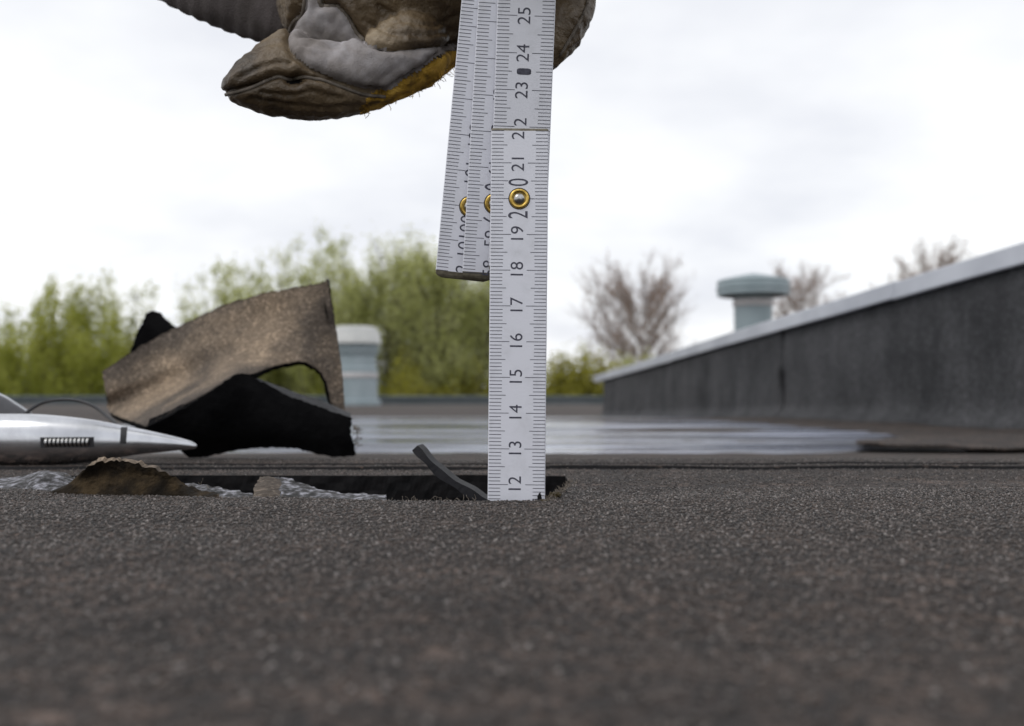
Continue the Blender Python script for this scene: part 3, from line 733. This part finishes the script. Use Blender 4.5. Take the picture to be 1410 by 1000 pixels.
# rear part carries the corner down to the roof
ctrl = [[(170, 500, .60), (180, 560, .60), (190, 612, .60)], [(262, 510, .60), (270, 560, .60), (275, 612, .60)]]
G = patch(ctrl, 20, 20); v, f, mi = slab_from_grid(G, .0045, jag=.001, wob=.0008, seed=3)
child_keep(mesh_obj('rear_fold', v, f, None, mats=[M['blackfelt'], M['blackfelt']], midx=mi), off)
G = patch([[(344, 517, .505), (344, 522, .480)], [(400, 538, .512), (398, 548, .488)], [(445, 553, .518), (445, 563, .491)], [(483, 569, .520), (484, 577, .495)]], 40, 6)
v, f, mi = slab_from_grid(G, .002, jag=.0004, wob=.0004, seed=7); child_keep(mesh_obj('upper_face', v, f, M['wallfelt']), off)
# frayed corner fibres
parts = []
for k in range(26):
    p = P(488 + random.uniform(-3, 4), 600 + random.uniform(-14, 20), .494)
    parts.append(tube(limb_path(p, Vector((1, random.uniform(-.5, .5), random.uniform(-.4, .8))), random.uniform(.001, .0045), 4, .5), .00022, 4))
v, f = merge(parts); child_keep(mesh_obj('frayed_fibres', v, f, M['thread']), off)

# ------------------------------------------------------------------ silver knife
tool = empty('utility_knife', P(100, 642, .42)); tag(tool, 'silver utility knife with ribbed thumb wheel lying left of the felt offcut', 'knife')
TY = .42
def loft(sec, Y, n=36, ry=1.0, yoff=None, expo=2.0):
    V = []; Fc = []
    for i, (px, a, b) in enumerate(sec):
        yy = Y + (yoff[i] if yoff else 0)
        c = P(px, (a + b) / 2, yy); r = (b - a) / 2 / F * yy
        for k in range(n):
            an = 2 * math.pi * k / n
            cx, sx_ = math.cos(an), math.sin(an)
            V.append((c.x, c.y + math.copysign(abs(cx) ** (2 / expo), cx) * r * ry, c.z + math.copysign(abs(sx_) ** (2 / expo), sx_) * r))
    for i in range(len(sec) - 1):
        for k in range(n):
            a = i * n + k; b = i * n + (k + 1) % n; Fc.append((a, b, b + n, a + n))
    Fc.append(tuple(range(n))[::-1]); Fc.append(tuple(range((len(sec) - 1) * n, len(sec) * n)))
    return V, Fc
key = [(-420, 590, 640), (-380, 578, 643), (-250, 571, 643), (-100, 570, 643), (0, 570, 642), (60, 571, 641), (120, 577, 637), (160, 584, 631), (200, 592, 625), (240, 601, 621), (260, 606.5, 619), (268, 610, 618), (271, 613, 616)]
kk = catmull([list(k) for k in key], 80)
v, f = loft([tuple(k) for k in kk], TY, 40, .8, expo=2.2)
body = child_keep(mesh_obj('body', v, f, M['silver'], smooth=True), tool)
bvh = BVHTree.FromPolygons([Vector(q) for q in v], f)
def front(px, py, bv=None):
    o_ = Vector((0, 0, H)); d = P(px, py, 1.0) - o_; r = (bv or bvh).ray_cast(o_, d.normalized())
    return r
# thumb wheel window: dark recessed frame and ribbed roller, set along the surface
pA, pB = front(58, 609.5)[0], front(127, 609)[0]
u = TY / F; xd = (pB - pA).normalized(); nd = front(92, 609)[1]; nd = (nd - xd * nd.dot(xd)).normalized(); zd = nd.cross(xd)
if zd.z < 0: zd = -zd
MW = Matrix((( *xd, 0), (*nd, 0), (*zd, 0), (0, 0, 0, 1))).transposed(); MW.translation = (pA + pB) / 2
def place(vf): return [MW @ Vector(q) for q in vf[0]], vf[1]
v, f = place(box(-35 * u, 35 * u, -.003, .0002, -7 * u, 7 * u)); child_keep(mesh_obj('wheel_slot', v, f, M['dark']), tool)
v, f = place(tube([Vector((-29 * u, -.0004, 0)), Vector((29 * u, -.0004, 0))], 5 * u, 20)); child_keep(mesh_obj('thumb_wheel', v, f, M['dark'], smooth=True), tool)
parts = [place(tube([Vector(((-27 + 54 * k / 10 - 1.3) * u, -.0004, 0)), Vector(((-27 + 54 * k / 10 + 1.3) * u, -.0004, 0))], 6.2 * u, 16)) for k in range(11)]
v, f = merge(parts); child_keep(mesh_obj('wheel_ribs', v, f, M['steel']), tool)
# dark band line near the nose, following the surface
V = []; Fc = []
for j in range(14):
    py = 588.5 + (611 - 588.5) * j / 13
    for k, px in enumerate((165 + (611 - py) * .06, 173.5 + (611 - py) * .09)):
        q = front(px, py); V.append(q[0] + q[1] * .00012 if q[0] else P(px, py, TY))
Fc = [(2 * j, 2 * j + 1, 2 * j + 3, 2 * j + 2) for j in range(13)]
child_keep(mesh_obj('nose_band', V, Fc, M['dark']), tool)
# second half of the handle behind, and the wire loop
kk = catmull([(-420, 530, 640), (-250, 520, 640), (-100, 522, 638), (-40, 530, 636), (0, 543, 632), (22, 556, 628), (40, 568, 620), (54, 580, 612), (62, 592, 604)], 50)
v, f = loft([tuple(k) for k in kk], .475, 32, .5)
child_keep(mesh_obj('rear_handle', v, f, M['gunmetal'], smooth=True), tool)
v, f = tube([P(k[0], k[1] + 1.5, .475) for k in kk[:44]], .0009, 10); child_keep(mesh_obj('handle_highlight', v, f, M['silver'], smooth=True), tool)  # silver tube shaped as the highlight along the handle's top edge
lp = catmull([(30, 574, .47), (45, 562, .475), (62, 554, .48), (85, 550.5, .48), (108, 552, .478), (130, 560, .472), (146, 572, .465), (160, 584, .455), (168, 600, .45)], 60)
v, f = tube([P(*q) for q in lp], .00075, 10); child_keep(mesh_obj('wire_loop', v, f, M['dark'], smooth=True), tool)

# ------------------------------------------------------------------ torn bits round the hole
def torn(name, ctrl, th, mats_, lab, cat, nu=60, nv=16, jag=.0012, wob=.0008, seed=0, group=None):
    G = patch(ctrl, nu, nv); v, f, mi = slab_from_grid(G, th, jag=jag, wob=wob, seed=seed)
    o = mesh_obj(name, v, f, None, mats=mats_, midx=mi, smooth=False)
    return tag(o, lab, cat, group)
torn('torn_felt_lip', [
 [(70, 681, .303), (72, 678, .304), (74, 673, .307)], [(90, 683, .301), (92, 670, .304), (96, 664, .306)],
 [(120, 684, .300), (118, 660, .303), (120, 644, .301)], [(140, 685, .299), (140, 656, .302), (140, 638, .300)],
 [(165, 686, .298), (165, 658, .301), (165, 637, .300)], [(200, 687, .297), (200, 660, .301), (200, 642, .300)],
 [(235, 688, .296), (235, 668, .299), (234, 655, .300)], [(262, 689, .295), (262, 680, .297), (262, 670, .303)],
 [(300, 690, .294), (300, 686, .294), (300, 680, .297)]], .0022, [M['lip'], M['brownfelt']],
 'brown torn lip of felt curling up at the near edge in front of the knife', 'torn felt', seed=4, jag=.0016, wob=.0018)
torn('torn_fleece', [[(-40, 684, .312), (-40, 664, .325), (-40, 655, .34)], [(0, 680, .312), (0, 668, .322), (0, 660, .338)], [(30, 680, .311), (30, 664, .322), (30, 656, .336)],
 [(50, 680, .310), (52, 658, .320), (58, 647, .332)], [(75, 680, .310), (78, 658, .320), (82, 648, .330)], [(100, 682, .308), (100, 668, .318), (104, 655, .328)]], .0025,
 [M['insul'], M['insul']], 'whitish torn fleece at the far left end of the hole', 'torn insulation', jag=.0022, wob=.0011, seed=6, group='whitish torn fleece in the hole')
torn('torn_fleece', [[(240, 684, .306), (244, 670, .312), (250, 664, .318)], [(280, 688, .304), (280, 676, .312), (282, 669, .318)], [(315, 690, .302), (318, 678, .310), (322, 674, .314)],
 [(345, 691, .300), (348, 682, .308), (352, 680, .310)], [(362, 692, .298), (362, 688, .304), (364, 683, .310)]], .002,
 [M['insul'], M['insul']], 'narrow whitish torn fleece just right of the brown torn lip', 'torn insulation', jag=.0022, wob=.0011, seed=7, group='whitish torn fleece in the hole')
torn('torn_fleece', [[(362, 690, .302), (364, 672, .312), (368, 660, .322)], [(385, 692, .300), (386, 670, .311), (390, 657, .322)], [(420, 692, .300), (420, 676, .310), (424, 669, .316)],
 [(460, 692, .298), (460, 680, .308), (464, 676, .312)], [(500, 694, .296), (500, 685, .305), (502, 682, .308)], [(532, 695, .295), (532, 690, .302), (534, 683, .308)]], .002,
 [M['insul'], M['insul']], 'wide whitish torn fleece in the middle of the hole left of the black strip', 'torn insulation', jag=.0025, wob=.0012, seed=8, group='whitish torn fleece in the hole')
torn('brown_paper_scrap', [[(345, 690, .298), (350, 672, .308), (356, 658, .320)], [(366, 690, .298), (368, 668, .309), (372, 655, .321)], [(384, 692, .296), (384, 676, .306), (388, 662, .318)]], .0012,
 [M['brownfelt'], M['brownfelt']], 'small brown scrap between the two torn fleeces in the hole', 'scrap', nu=24, seed=9, jag=.0016)
# black curved strip
pts = catmull([(571, 617, .313), (585, 632, .310), (605, 652, .307), (630, 669, .303), (655, 684, .299), (678, 697, .296)], 40)
V = []; Fc = []
for i, q in enumerate(pts):
    c = P(*q); a = pts[min(i + 1, 39)] - pts[max(i - 1, 0)]
    t_ = Vector((a[0], 0, -a[1])).normalized(); nrm = Vector((-t_.z, 0, t_.x)) 
    hw = .00112 + .0002 * math.sin(i * .5); dp = Vector((0.0011, .005, .0003))
    for s_, d_ in ((1, 0), (1, 1), (-1, 1), (-1, 0)):
        V.append(c + nrm * (hw * s_) + dp * d_ + Vector((0, .0001 * noise.noise(Vector((i * .9, s_, d_))), .0001 * noise.noise(Vector((i * .8, s_, 4))))))
for i in range(39):
    for k in range(4):
        a = i * 4 + k; b = i * 4 + (k + 1) % 4; Fc.append((a, b, b + 4, a + 4))
Fc += [(3, 2, 1, 0), (156, 157, 158, 159)]
o = mesh_obj('felt_strip', V, Fc, M['strip'] if 'strip' in M else M['bitumen']); tag(o, 'short black curved strip sticking out of the hole left of the ruler', 'felt strip')
# crumbs and fibres at the right end of the cut
def crumb(px, py, Y, rx, rz, lab, mt, seed):
    bm = bmesh.new(); bmesh.ops.create_icosphere(bm, subdivisions=3, radius=1)
    for q in bm.verts:
        k = 1 + .55 * noise.noise(q.co * 2.3 + Vector((seed, 0, 0))) + .25 * noise.noise(q.co * 6 + Vector((seed, 5, 0)))
        q.co = Vector((q.co.x * rx * k, q.co.y * rx * k, q.co.z * rz * k)) + P(px, py, Y)
    me = bpy.data.meshes.new('crumb'); bm.to_mesh(me); bm.free(); me.materials.append(mt)
    o = bpy.data.objects.new('bitumen_crumb', me); COL.objects.link(o); return tag(o, lab, 'crumb')
crumb(743, 686, .2832, .00055, .0014, 'tiny upright black crumb at the foot of the ruler', M['bitumen'], 1)
crumb(764, 682, .292, .0016, .0009, 'brown crumb of felt at the right corner of the hole', M['moss'], 3)
crumb(748, 690, .281, .0009, .0004, 'flat dark crumb on the felt just in front of the ruler', M['moss'], 5)
parts = []
for k in range(150):
    s_ = random.random(); px = 752 + 38 * s_ + random.gauss(0, 2); py = 690 - 26 * s_ ** 1.2
    Yg = F * H / (py - 550)
    p = P(px, py + 1, Yg)
    parts.append(tube(limb_path(p, Vector((random.gauss(0, .8), random.gauss(0, .5), random.uniform(.1, 1))), random.uniform(.001, .0032), 4, .5), .00010, 3))
for k in range(110):
    px = random.choice([random.uniform(80, 290), random.uniform(540, 660), random.uniform(340, 400)])
    x_ = (px - 705) / F * .295; y_ = near_y(x_); p = Vector((x_, y_ + .0005, -.0005)) if px > 300 else P(px, 660 - 24 * math.exp(-((px - 150) / 45) ** 2) if px < 240 else 668, .309)
    parts.append(tube(limb_path(p, Vector((random.gauss(0, .8), random.gauss(0, .5), random.uniform(.2, 1))), random.uniform(.0008, .0028), 4, .5), .00008, 3))
v, f = merge(parts); o = mesh_obj('torn_edge_fibres', v, f, M['thread']); tag(o, 'loose fibres along the torn edge of the hole', 'fibres', kind='stuff')

# ------------------------------------------------------------------ the gloved hand
man = empty('person', P(400, -260, .36)); tag(man, 'hand in worn leather work glove holding the folding ruler from above', 'person')
bm = bmesh.new()
def ell(px, py, Y, hw, hh, hd, rot=0):
    """ellipsoid: half sizes in photo px (hw,hh) and metres in depth"""
    c = P(px, py, Y); k = Y / F
    g = bmesh.ops.create_icosphere(bm, subdivisions=4, radius=1)
    Mx = Matrix.Translation(c) @ Matrix.Rotation(math.radians(rot), 4, 'Y') @ Matrix.Diagonal((hw * k, hd, hh * k, 1))
    bmesh.ops.transform(bm, matrix=Mx, verts=g['verts'])
def chain(pts, dens=10):
    c = catmull(pts, dens * (len(pts) - 1))
    for q in c: ell(q[0], q[1], q[2], q[3], q[3], q[4])
# pointed cuff corner / thumb of the glove on the left
chain([(309, 122, .318, 4, .002), (318, 122, .318, 13, .005), (335, 119, .318, 26, .008), (365, 113, .320, 44, .010), (400, 110, .322, 52, .012), (440, 112, .324, 53, .013), (485, 110, .326, 48, .013), (530, 92, .328, 50, .013), (570, 70, .330, 52, .013)], 7)
chain([(318, 114, .322, 7, .005), (342, 96, .326, 13, .006), (368, 80, .328, 20, .008), (400, 70, .330, 28, .010)], 8)
# back of the hand with the cloth patch
ell(500, -10, .345, 112, 128, .024, 12)
ell(560, 20, .345, 100, 95, .020, -8)
ell(440, 0, .348, 58, 80, .022)
# knuckle pad above it
ell(575, -22, .338, 100, 84, .0215, 5)
ell(480, -50, .345, 100, 70, .022)
# fingers closing behind the ruler, tip seen at its right
chain([(620, -30, .338, 70, .016), (690, -40, .336, 62, .014), (750, -30, .332, 60, .013), (772, -5, .326, 49, .011), (770, 30, .322, 42, .010), (757, 62, .320, 33, .009), (738, 88, .320, 20, .007)], 8)
chain([(620, -120, .338, 70, .016), (700, -140, .33, 62, .014), (780, -130, .322, 55, .013), (800, -80, .312, 46, .011)], 7)
# palm, thumb in front and the other fingers above the frame
ell(560, -200, .350, 210, 150, .028)
chain([(600, -230, .335, 75, .016), (660, -190, .30, 66, .013), (720, -150, .272, 52, .011), (760, -110, .266, 44, .010)], 8)
chain([(640, -260, .345, 66, .015), (740, -280, .325, 58, .013), (830, -260, .30, 50, .012), (840, -210, .285, 42, .010)], 8)
chain([(640, -350, .345, 60, .014), (740, -370, .325, 54, .013), (820, -350, .30, 46, .011), (826, -310, .287, 40, .010)], 8)
gm = bpy.data.meshes.new('glove_raw'); bm.to_mesh(gm); bm.free()
go = bpy.data.objects.new('glove_raw', gm); COL.objects.link(go)
rm = go.modifiers.new('r', 'REMESH'); rm.mode = 'VOXEL'; rm.voxel_size = .0008
sm = go.modifiers.new('s', 'SMOOTH'); sm.factor = .5; sm.iterations = 5
bpy.context.view_layer.update()
ev = go.evaluated_get(bpy.context.evaluated_depsgraph_get()); gm2 = bpy.data.meshes.new_from_object(ev)
bpy.data.objects.remove(go)
def to_px(p): return 705 + p.x / p.y * F, 550 - (p.z - H) / p.y * F
# stitched edges of the panels (photo reading), cloth creases
seamA = [(311, 128), (330, 124), (352, 117), (372, 107), (383, 104), (398, 108), (412, 104), (440, 108), (470, 118), (500, 128), (530, 131)]
seamB = [(432, -70), (437, -30), (441, 8), (462, 8), (478, 24), (491, 47), (510, 62), (535, 68), (570, 68), (600, 65), (634, 60)]
seamC = [(420, -70), (418, 12), (404, 30), (396, 55), (404, 74), (425, 92), (460, 107), (500, 121), (535, 124), (570, 101), (600, 80), (628, 66)]
creases = [[(345, 136), (400, 146), (460, 149), (530, 146)], [(328, 108), (352, 94), (384, 84), (398, 86)], [(360, 128), (400, 132), (430, 127), (470, 136)], [(520, 8), (560, 30), (600, 34), (636, 22)], [(500, 30), (540, 46), (590, 48), (630, 42)],
           [(408, 60), (440, 66), (470, 62)], [(560, 74), (590, 80), (620, 66)], [(775, 10), (785, 34), (778, 60)], [(560, 150), (590, 128), (625, 100)]]
def dist_poly(x, y, poly):
    d = 1e9
    for (x0, y0), (x1, y1) in zip(poly[:-1], poly[1:]):
        ax, ay = x1 - x0, y1 - y0; t = max(0, min(1, ((x - x0) * ax + (y - y0) * ay) / (ax * ax + ay * ay)))
        d = min(d, math.hypot(x - x0 - ax * t, y - y0 - ay * t))
    return d
gm2.update()
nrm = [v_.normal.copy() for v_ in gm2.vertices]
for i, v_ in enumerate(gm2.vertices):
    p = v_.co; n_ = nrm[i]
    a = .0009 * noise.noise(p * 40) + .0009 * abs(noise.noise(Vector((p.x * 150, p.y * 90, p.z * 60 + 4 * noise.noise(p * 40))))) * -1.2 + .0005 * noise.noise(p * 380)
    px, py = to_px(p)
    if n_.y < .2 and -60 < py < 190 and px < 660:
        for sx_, dep in ((seamA, .0022), (seamB, .0026), (seamC, .0022)):
            d = dist_poly(px, py, sx_)
            if d < 14: a -= dep * math.exp(-(d / 5.0) ** 2)
        for cr_ in creases:
            d = dist_poly(px, py, cr_)
            if d < 12: a -= .0005 * math.exp(-(d / 3.2) ** 2) - .0002 * math.exp(-((d - 6) / 3) ** 2)
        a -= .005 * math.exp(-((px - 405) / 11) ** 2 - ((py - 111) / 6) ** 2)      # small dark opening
    v_.co = p + n_ * a
gm2.update()
def poly_in(x, y, poly):
    c = False; j = len(poly) - 1
    for i in range(len(poly)):
        xi, yi = poly[i]; xj, yj = poly[j]
        if (yi > y) != (yj > y) and x < (xj - xi) * (y - yi) / (yj - yi) + xi: c = not c
        j = i
    return c
patchP = [(432, -70), (441, 8), (462, 8), (478, 24), (491, 47), (510, 62), (535, 68), (570, 68), (600, 65), (634, 60), (628, 66), (600, 80), (570, 101), (535, 124), (500, 121), (460, 107), (425, 92), (404, 74), (396, 55), (404, 30), (418, 12), (420, -70)]
yellowP = [(497, 150), (512, 126), (535, 124), (570, 101), (600, 80), (625, 67), (700, 50), (700, 180), (497, 200)]
bv = BVHTree.FromPolygons([v_.co.copy() for v_ in gm2.vertices], [tuple(p.vertices) for p in gm2.polygons])
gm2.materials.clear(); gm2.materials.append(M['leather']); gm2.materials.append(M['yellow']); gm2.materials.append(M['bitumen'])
mi = []
for pl in gm2.polygons:
    c = pl.center; px, py = to_px(c); k = 0
    if px < 660 and py > 40:
        wv = 4 * noise.noise(c * 300)
        if poly_in(px + wv, py + wv, yellowP): k = 1
    if ((px - 404) / 11) ** 2 + ((py - 112) / 4.5) ** 2 < 1 and pl.normal.y < 0: k = 2  # dent coloured black for the shade inside the opening
    mi.append(k)
gm2.polygons.foreach_set('material_index', mi); gm2.polygons.foreach_set('use_smooth', [True] * len(gm2.polygons)); gm2.name = 'glove'
glove = bpy.data.objects.new('glove', gm2); COL.objects.link(glove); child_keep(glove, man)
# cloth panel: its own skin lying on the glove
vm = {}; V = []; Fc = []
for pl in gm2.polygons:
    c = pl.center; px, py = to_px(c)
    if pl.normal.y < .1 and c.y < .36 and poly_in(px, py, patchP):
        q = []
        for vi in pl.vertices:
            if vi not in vm: vm[vi] = len(V); V.append(gm2.vertices[vi].co + gm2.vertices[vi].normal * .0005)
            q.append(vm[vi])
        Fc.append(q)
o = mesh_obj('cloth_panel', V, Fc, M['cloth'], smooth=True); child_keep(o, man)
def seam(poly, off_, r, mt='thread', nm='seam'):
    pp = catmull(poly, len(poly) * 9); pts = []
    for x, y in pp:
        q = front(x, y + off_, bv)
        if q[0] and q[0].y < .37: pts.append(q[0] + q[1] * r * .45)
    if len(pts) > 3:
        s_ = [pts[0]]
        for a in pts[1:]:
            if (a - s_[-1]).length < .006: s_.append(a)
        v, f = tube(s_, r, 8); child_keep(mesh_obj(nm, v, f, M[mt], smooth=True), man)
seam(seamA, 2.5, .00055); seam(seamB, 0, .0008); seam(seamC, 0, .0006)
seam([(812, -30), (808, 5), (798, 28), (785, 52), (771, 76)], 0, .0005)
# frayed lining under the hand
parts = []
for k in range(420):
    px = random.uniform(500, 636); py = np.interp(px, [500, 520, 545, 575, 600, 636], [168, 168, 160, 142, 122, 98]) - abs(random.gauss(0, 9))
    q = front(px, float(py), bv)
    if not q[0] or q[0].y > .36: continue
    d = q[1] + Vector((random.gauss(0, .7), random.gauss(0, .3), -.8 + random.gauss(0, .5)))
    parts.append(tube(limb_path(q[0] - q[1] * .0003, d, random.uniform(.0008, .0035), 4, .45), .00011, 3))
v, f = merge(parts); child_keep(mesh_obj('frayed_lining', v, f, M['yellow']), man)
# sleeve / knitted cuff going up to the left
axis = catmull([(60, -190, .40, 100), (160, -150, .39, 108), (260, -104, .38, 112), (330, -72, .37, 113), (400, -42, .36, 108), (460, -20, .352, 96)], 60)
V = []; n = 64
for i, q in enumerate(axis):
    c = P(q[0], q[1], q[2]); r = q[3] / F * q[2]
    rip = 1 + .012 * math.sin(i * 1.9) + .012 * noise.noise(Vector((i * .25, 0, 0)))
    t_ = Vector((1, 0, -.5)).normalized(); up = Vector((.5, 0, 1)).normalized()
    for k in range(n):
        a = 2 * math.pi * k / n; rr = r * rip * (1 + .03 * noise.noise(Vector((i * .15, math.cos(a) * 2, math.sin(a) * 2))))
        V.append(c + Vector((0, 1, 0)) * math.cos(a) * rr * .55 + up * math.sin(a) * rr)
Fc = [(i * n + k, i * n + (k + 1) % n, (i + 1) * n + (k + 1) % n, (i + 1) * n + k) for i in range(len(axis) - 1) for k in range(n)]
Fc += [tuple(range(n))[::-1], tuple(range((len(axis) - 1) * n, len(axis) * n))]
child_keep(mesh_obj('sleeve', V, Fc, M['sleeve'], smooth=True), man)
